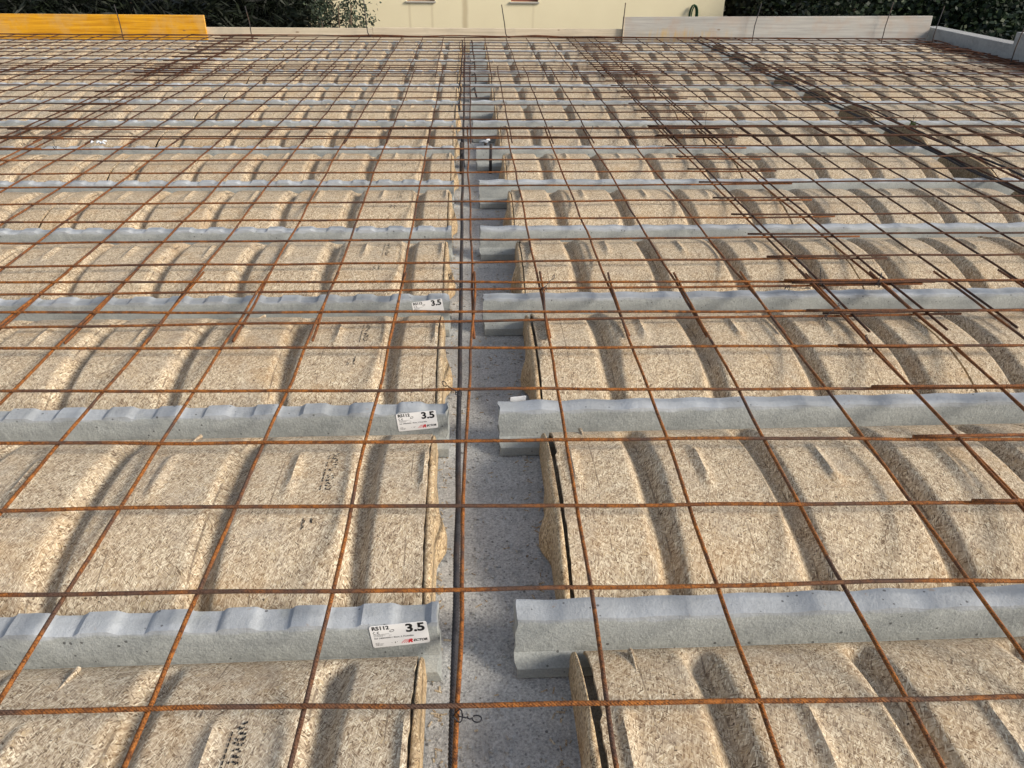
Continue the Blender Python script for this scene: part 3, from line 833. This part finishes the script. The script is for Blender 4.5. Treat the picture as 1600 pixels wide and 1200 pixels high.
# small weed growing out of the rib
m = MB(); rr = random.Random(3)
for q in range(34):
    a = rr.uniform(0, 6.28); l = rr.uniform(.02, .05); p = Vector((rr.uniform(-.035, .035), rr.uniform(-.02, .02), rr.uniform(-.02, .005)))
    d = Vector((math.cos(a), math.sin(a), rr.uniform(.2, 1.4))).normalized(); s = Vector((-d.y, d.x, .2)).normalized() * .005
    i0 = len(m.v); m.v += [tuple(p), tuple(p + d * l * .5 + s), tuple(p + d * l), tuple(p + d * l * .5 - s)]; m.f.append((i0, i0 + 1, i0 + 2, i0 + 3))
wd = empty('weed', (2.40, 3.41, .0)); tag(wd, 'small green weed growing beside the rebar rib', 'plant')
m.build('foliage', M_leafw, wd)
m = MB(); m.tube([(0, 0, -.04), (.002, 0, .03), (-.002, .002, .06)], .0012, 5); m.tube([(.001, 0, .035), (.012, 0, .06)], .001, 5); m.build('stem', M_tie, wd)

# ------------------------------------------------------------------ boards and walls round the edge
b = MB(); b.box(-6.0, -2.472, 7.425, 7.452, -.25, .173); bevel(b.build('yellow_formwork_board', M_yellow), .002)
tag(bpy.data.objects['yellow_formwork_board'], 'bright yellow formwork panel standing along the far edge at left', 'board')
b = MB(); b.box(0, 1.62, 7.455, 7.482, -.25, .066); tag(bevel(b.build('timber_board', M_pale, None, False, (-2.52, 0, 0)), .002), 'low pale timber board next to the yellow panel, dark trees behind', 'board', 'low pale boards of the far edge')
b = MB(); b.box(0, 2.50, 7.455, 7.482, -.25, .072); tag(bevel(b.build('timber_board', M_pale, None, False, (-.897, 0, 0)), .002), 'low pale timber board in front of the cream house wall', 'board', 'low pale boards of the far edge')
root = empty('weathered_board', (1.545, 7.43, 0)); tag(root, 'tall weathered grey plywood board with ochre stain at the far right edge', 'board')
m = MB(); m.v = [(0, 0, -.25), (3.07, 0, -.25), (3.07, 0, .212), (0, 0, .182), (0, .022, -.25), (3.07, .022, -.25), (3.07, .022, .212), (0, .022, .182)]
m.f = [(0, 1, 2, 3), (7, 6, 5, 4), (0, 4, 5, 1), (1, 5, 6, 2), (2, 6, 7, 3), (3, 7, 4, 0)]
bevel(m.build('panel', M_grey, root), .0015)
# ply seam batten
m = MB(); m.box(-.012, .0, -.012, .03, -.2, .185); m.build('end_batten', M_pale, root)
m = MB(); m.box(4.64, 4.80, 6.10, 7.60, -.6, .105); m.box(4.625, 4.81, -1.5, 6.098, -.6, .203)
tag(bevel(m.build('parapet_wall', M_wall), .004), 'grey concrete parapet with a raised near stretch along the right edge', 'wall')
m = MB(); m.box(-6, -.14, 7.355, 7.42, -.5, -.06); m.box(.30, 4.62, 7.355, 7.42, -.5, -.06)
tag(m.build('edge_beam', M_beam), 'narrow concrete bearing ledge under the far edge boards', 'beam')

# ------------------------------------------------------------------ house
HX0, HX1, HY = -3.2, 4.50, 14.0
house = empty('house', (HX0, HY, -3)); tag(house, 'cream rendered house wall with small high windows behind the floor', 'house')
wins = [(-1.02, -.545), (.765, 1.235)]; WZ0, WZ1 = -.15, .75
m = MB(); xs = [HX0] + [q for w_ in wins for q in w_] + [HX1]
xs = [q - HX0 for q in xs]; z0, z1, z2, z3 = 0, WZ0 + 3, WZ1 + 3, 5.6
for i in range(len(xs) - 1):
    if i % 2 == 0: m.box(xs[i], xs[i + 1], 0, .3, z0, z3)
    else: m.box(xs[i], xs[i + 1], 0, .3, z0, z1); m.box(xs[i], xs[i + 1], 0, .3, z2, z3)
m.box(xs[-1] - .3, xs[-1], .301, 6, z0, z3)
m.build('wall', M_house, house)
m = MB(); m.box(-.3, xs[-1] + .3, -.3, 6.3, z3 + .002, z3 + .2); m.build('roof', M_sill, house)
for a, c in wins:
    a -= HX0; c -= HX0
    m = MB(); m.box(a + .002, a + .045, .08, .13, z1, z2); m.box(c - .045, c - .002, .08, .13, z1, z2); m.box(a + .046, c - .046, .08, .13, z1, z1 + .045); m.box(a + .046, c - .046, .08, .13, z2 - .045, z2)
    wf = m.build('window', M_frame, house)
    m = MB(); m.box(a + .046, c - .046, .10, .11, z1 + .046, z2 - .046); m.build('pane', M_glass, wf)
    m = MB(); m.box(a - .02, c + .02, -.03, .078, z1 - .022, z1 - .001); m.build('sill', M_sill, wf)
m = MB()
for kx, rr_ in ((0, 1.), (.02, .93), (-.012, .97)):
    pts = [(kx + .060 * rr_ * math.cos(a), -.02 - .012 * kx * 50, .17 * rr_ * math.sin(a)) for a in [2 * math.pi * q / 24 for q in range(25)]]
    m.tube(pts, .011, 6, False)
tag(m.build('garden_hose', M_hose, None, True, (3.955, 13.965, -.34)), 'coiled dark green hose hanging on the cream house wall', 'hose')

# ------------------------------------------------------------------ vegetation
def tree(name, x, y, zc, rx, ry, rz, nleaf, mat, size, seed, label, cat='tree', needle=False, group=None, clump=90, ts=1.):
    rr = random.Random(seed); root = empty(name, (x, y, -3)); tag(root, label, cat, group)
    t = MB(); hgt = zc + 3
    tr = [(0, 0, 0), (rr.uniform(-.1, .1), rr.uniform(-.1, .1), hgt * .4), (rr.uniform(-.15, .15), rr.uniform(-.15, .15), hgt * .8), (0, 0, hgt + rz * .4)]
    t.tube(tr, [.13 * ts, .10 * ts, .07 * ts, .03 * ts], 8)
    cl = []
    for q in range(clump):
        while True:
            p = Vector((rr.uniform(-1, 1), rr.uniform(-1, 1), rr.uniform(-1, 1)))
            if .25 < p.length < 1: break
        p *= (1 + .22 * noise.noise(p * 2 + Vector((seed, 0, 0))))
        cl.append(Vector((p.x * rx, p.y * ry, p.z * rz)))
    for q in range(12):
        c = cl[q * len(cl) // 12]
        t.tube([tr[1], (c.x * .45, c.y * .45, hgt * .6 + c.z * .3), (c.x, c.y, hgt + c.z)], [.05 * ts, .03 * ts, .01], 5)
    t.build('trunk', M_bark, root, True)
    m = MB(); vs = m.v; fs = m.f
    per = nleaf // clump
    for c in cl:
        cr = rr.uniform(.16, .34) * min(1.3, (rx + rz) / 2)
        bd = Vector((rr.uniform(-1, 1), rr.uniform(-1, 1), rr.uniform(-.2, 1))).normalized()
        for q in range(per):
            p = Vector((rr.gauss(0, 1), rr.gauss(0, 1), rr.gauss(0, 1))) * cr * .55 + c
            p.z += hgt
            if needle:
                d = (bd + Vector((rr.gauss(0, .45), rr.gauss(0, .45), rr.gauss(0, .35)))).normalized(); l = size * rr.uniform(1.2, 3.2); w_ = size * .16
            else:
                d = Vector((rr.gauss(0, 1), rr.gauss(0, 1), rr.gauss(0, .7))).normalized(); l = size * rr.uniform(.7, 1.4); w_ = size * .38
            s = d.cross(Vector((rr.gauss(0, 1), rr.gauss(0, 1), rr.gauss(0, 1)))).normalized() * w_
            i0 = len(vs)
            vs += [tuple(p), tuple(p + d * l * .45 + s), tuple(p + d * l), tuple(p + d * l * .45 - s)]
            fs.append((i0, i0 + 1, i0 + 2, i0 + 3))
    m.build('crown', mat, root)
    return root
G1 = 'trees behind the far left edge'; G2 = 'trees behind the far right corner'
TL = [(-8.3, 11.8, 1.6, 1.5), (-6.5, 10.9, 1.5, 1.4), (-4.7, 11.5, 1.5, 1.5), (-3.15, 10.8, 1.25, 1.4), (-5.6, 13.4, 1.7, 1.6), (-7.6, 14.0, 1.8, 1.7), (-3.6, 13.2, 1.3, 1.6)]
LL = ['dark bushy tree farthest left behind the yellow panel', 'dark bushy tree behind the middle of the yellow panel', 'dark bushy tree behind the right end of the yellow panel', 'dark bushy tree behind the pale board, beside the olive branches',
      'second-row dark tree behind the yellow panel, centre', 'second-row dark tree behind the yellow panel, far left', 'second-row dark tree beside the house wall']
for i, (x, y, rx, rz) in enumerate(TL):
    tree('bushy_tree', x, y, -.45, rx, 1.0, rz * .72, 13000, M_leafd, .085, i + 1, LL[i], needle=True, group=G1, clump=110)
tree('olive_tree', -1.62, 10.2, -.10, .42, .45, .42, 1500, M_leafo, .040, 31, 'olive branches with grey-green leaves in front of the cream house wall', clump=42, ts=.22)
TR = [(5.9, 11.6, 1.05, 1.3), (7.6, 11.2, 1.2, 1.3), (6.9, 9.2, 1.0, 1.0), (8.9, 9.9, 1.3, 1.3), (7.3, 7.6, 1.0, .95), (6.5, 13.8, 1.5, 1.7), (9.4, 12.8, 1.7, 1.7), (10.8, 10.5, 1.4, 1.5)]
LR = ['green tree just right of the house, behind the grey board', 'green tree behind the right end of the grey board', 'green tree behind the corner of the parapet', 'green tree behind the right parapet, farther back',
      'nearest green tree beyond the raised parapet', 'back-row green tree right of the house', 'back-row green tree in the middle right', 'back-row green tree farthest right']
for i, (x, y, rx, rz) in enumerate(TR):
    tree('leafy_tree', x, y, -.55 if i != 4 and i != 2 else -.75, rx, 1.0, rz * .78, 13000, M_leafg, .075, i + 51, LR[i], group=G2, clump=110)
m = MB(); m.box(6.2, 7.6, 17.0, 17.3, -3, 1.2); tag(m.build('garden_wall', M_sill), 'pale wall glimpsed through the leaves right of the house', 'wall')
m = MB(); rr = random.Random(77)
def hedge(x0, x1, y, label, seed, mat):
    rr = random.Random(seed); m = MB()
    for q in range(26000):
        p = Vector((rr.uniform(x0, x1), y + rr.gauss(0, .28), rr.uniform(-2.9, .95))); d = Vector((rr.gauss(0, 1), rr.gauss(0, .6), rr.gauss(0, 1))).normalized(); l = rr.uniform(.07, .17)
        s = d.cross(Vector((rr.gauss(0, .4), 1, rr.gauss(0, .4)))).normalized() * l * .34; i0 = len(m.v)
        m.v += [tuple(p), tuple(p + d * l * .5 + s), tuple(p + d * l), tuple(p + d * l * .5 - s)]; m.f.append((i0, i0 + 1, i0 + 2, i0 + 3))
    h = empty('hedge', (0, 0, 0)); tag(h, label, 'hedge'); m.build('foliage', mat, h)
    t = MB()
    for q in range(int((x1 - x0) * 2)):
        xx = x0 + .25 + q * .5; t.tube([(xx, y, -3), (xx + rr.uniform(-.1, .1), y, -1), (xx + rr.uniform(-.3, .3), y, .6)], [.03, .02, .008], 5)
    t.build('stems', M_bark, h)
hedge(-10.5, -3.3, 15.2, 'dense dark hedge in the gaps behind the left trees', 5, M_leafd)
hedge(4.9, 7.0, 15.0, 'dark hedge right beside the cream house', 6, M_leafd)
hedge(7.2, 14., 15.2, 'dark hedge in the gaps behind the right trees', 7, M_leafg)
sc.render.engine = 'CYCLES'
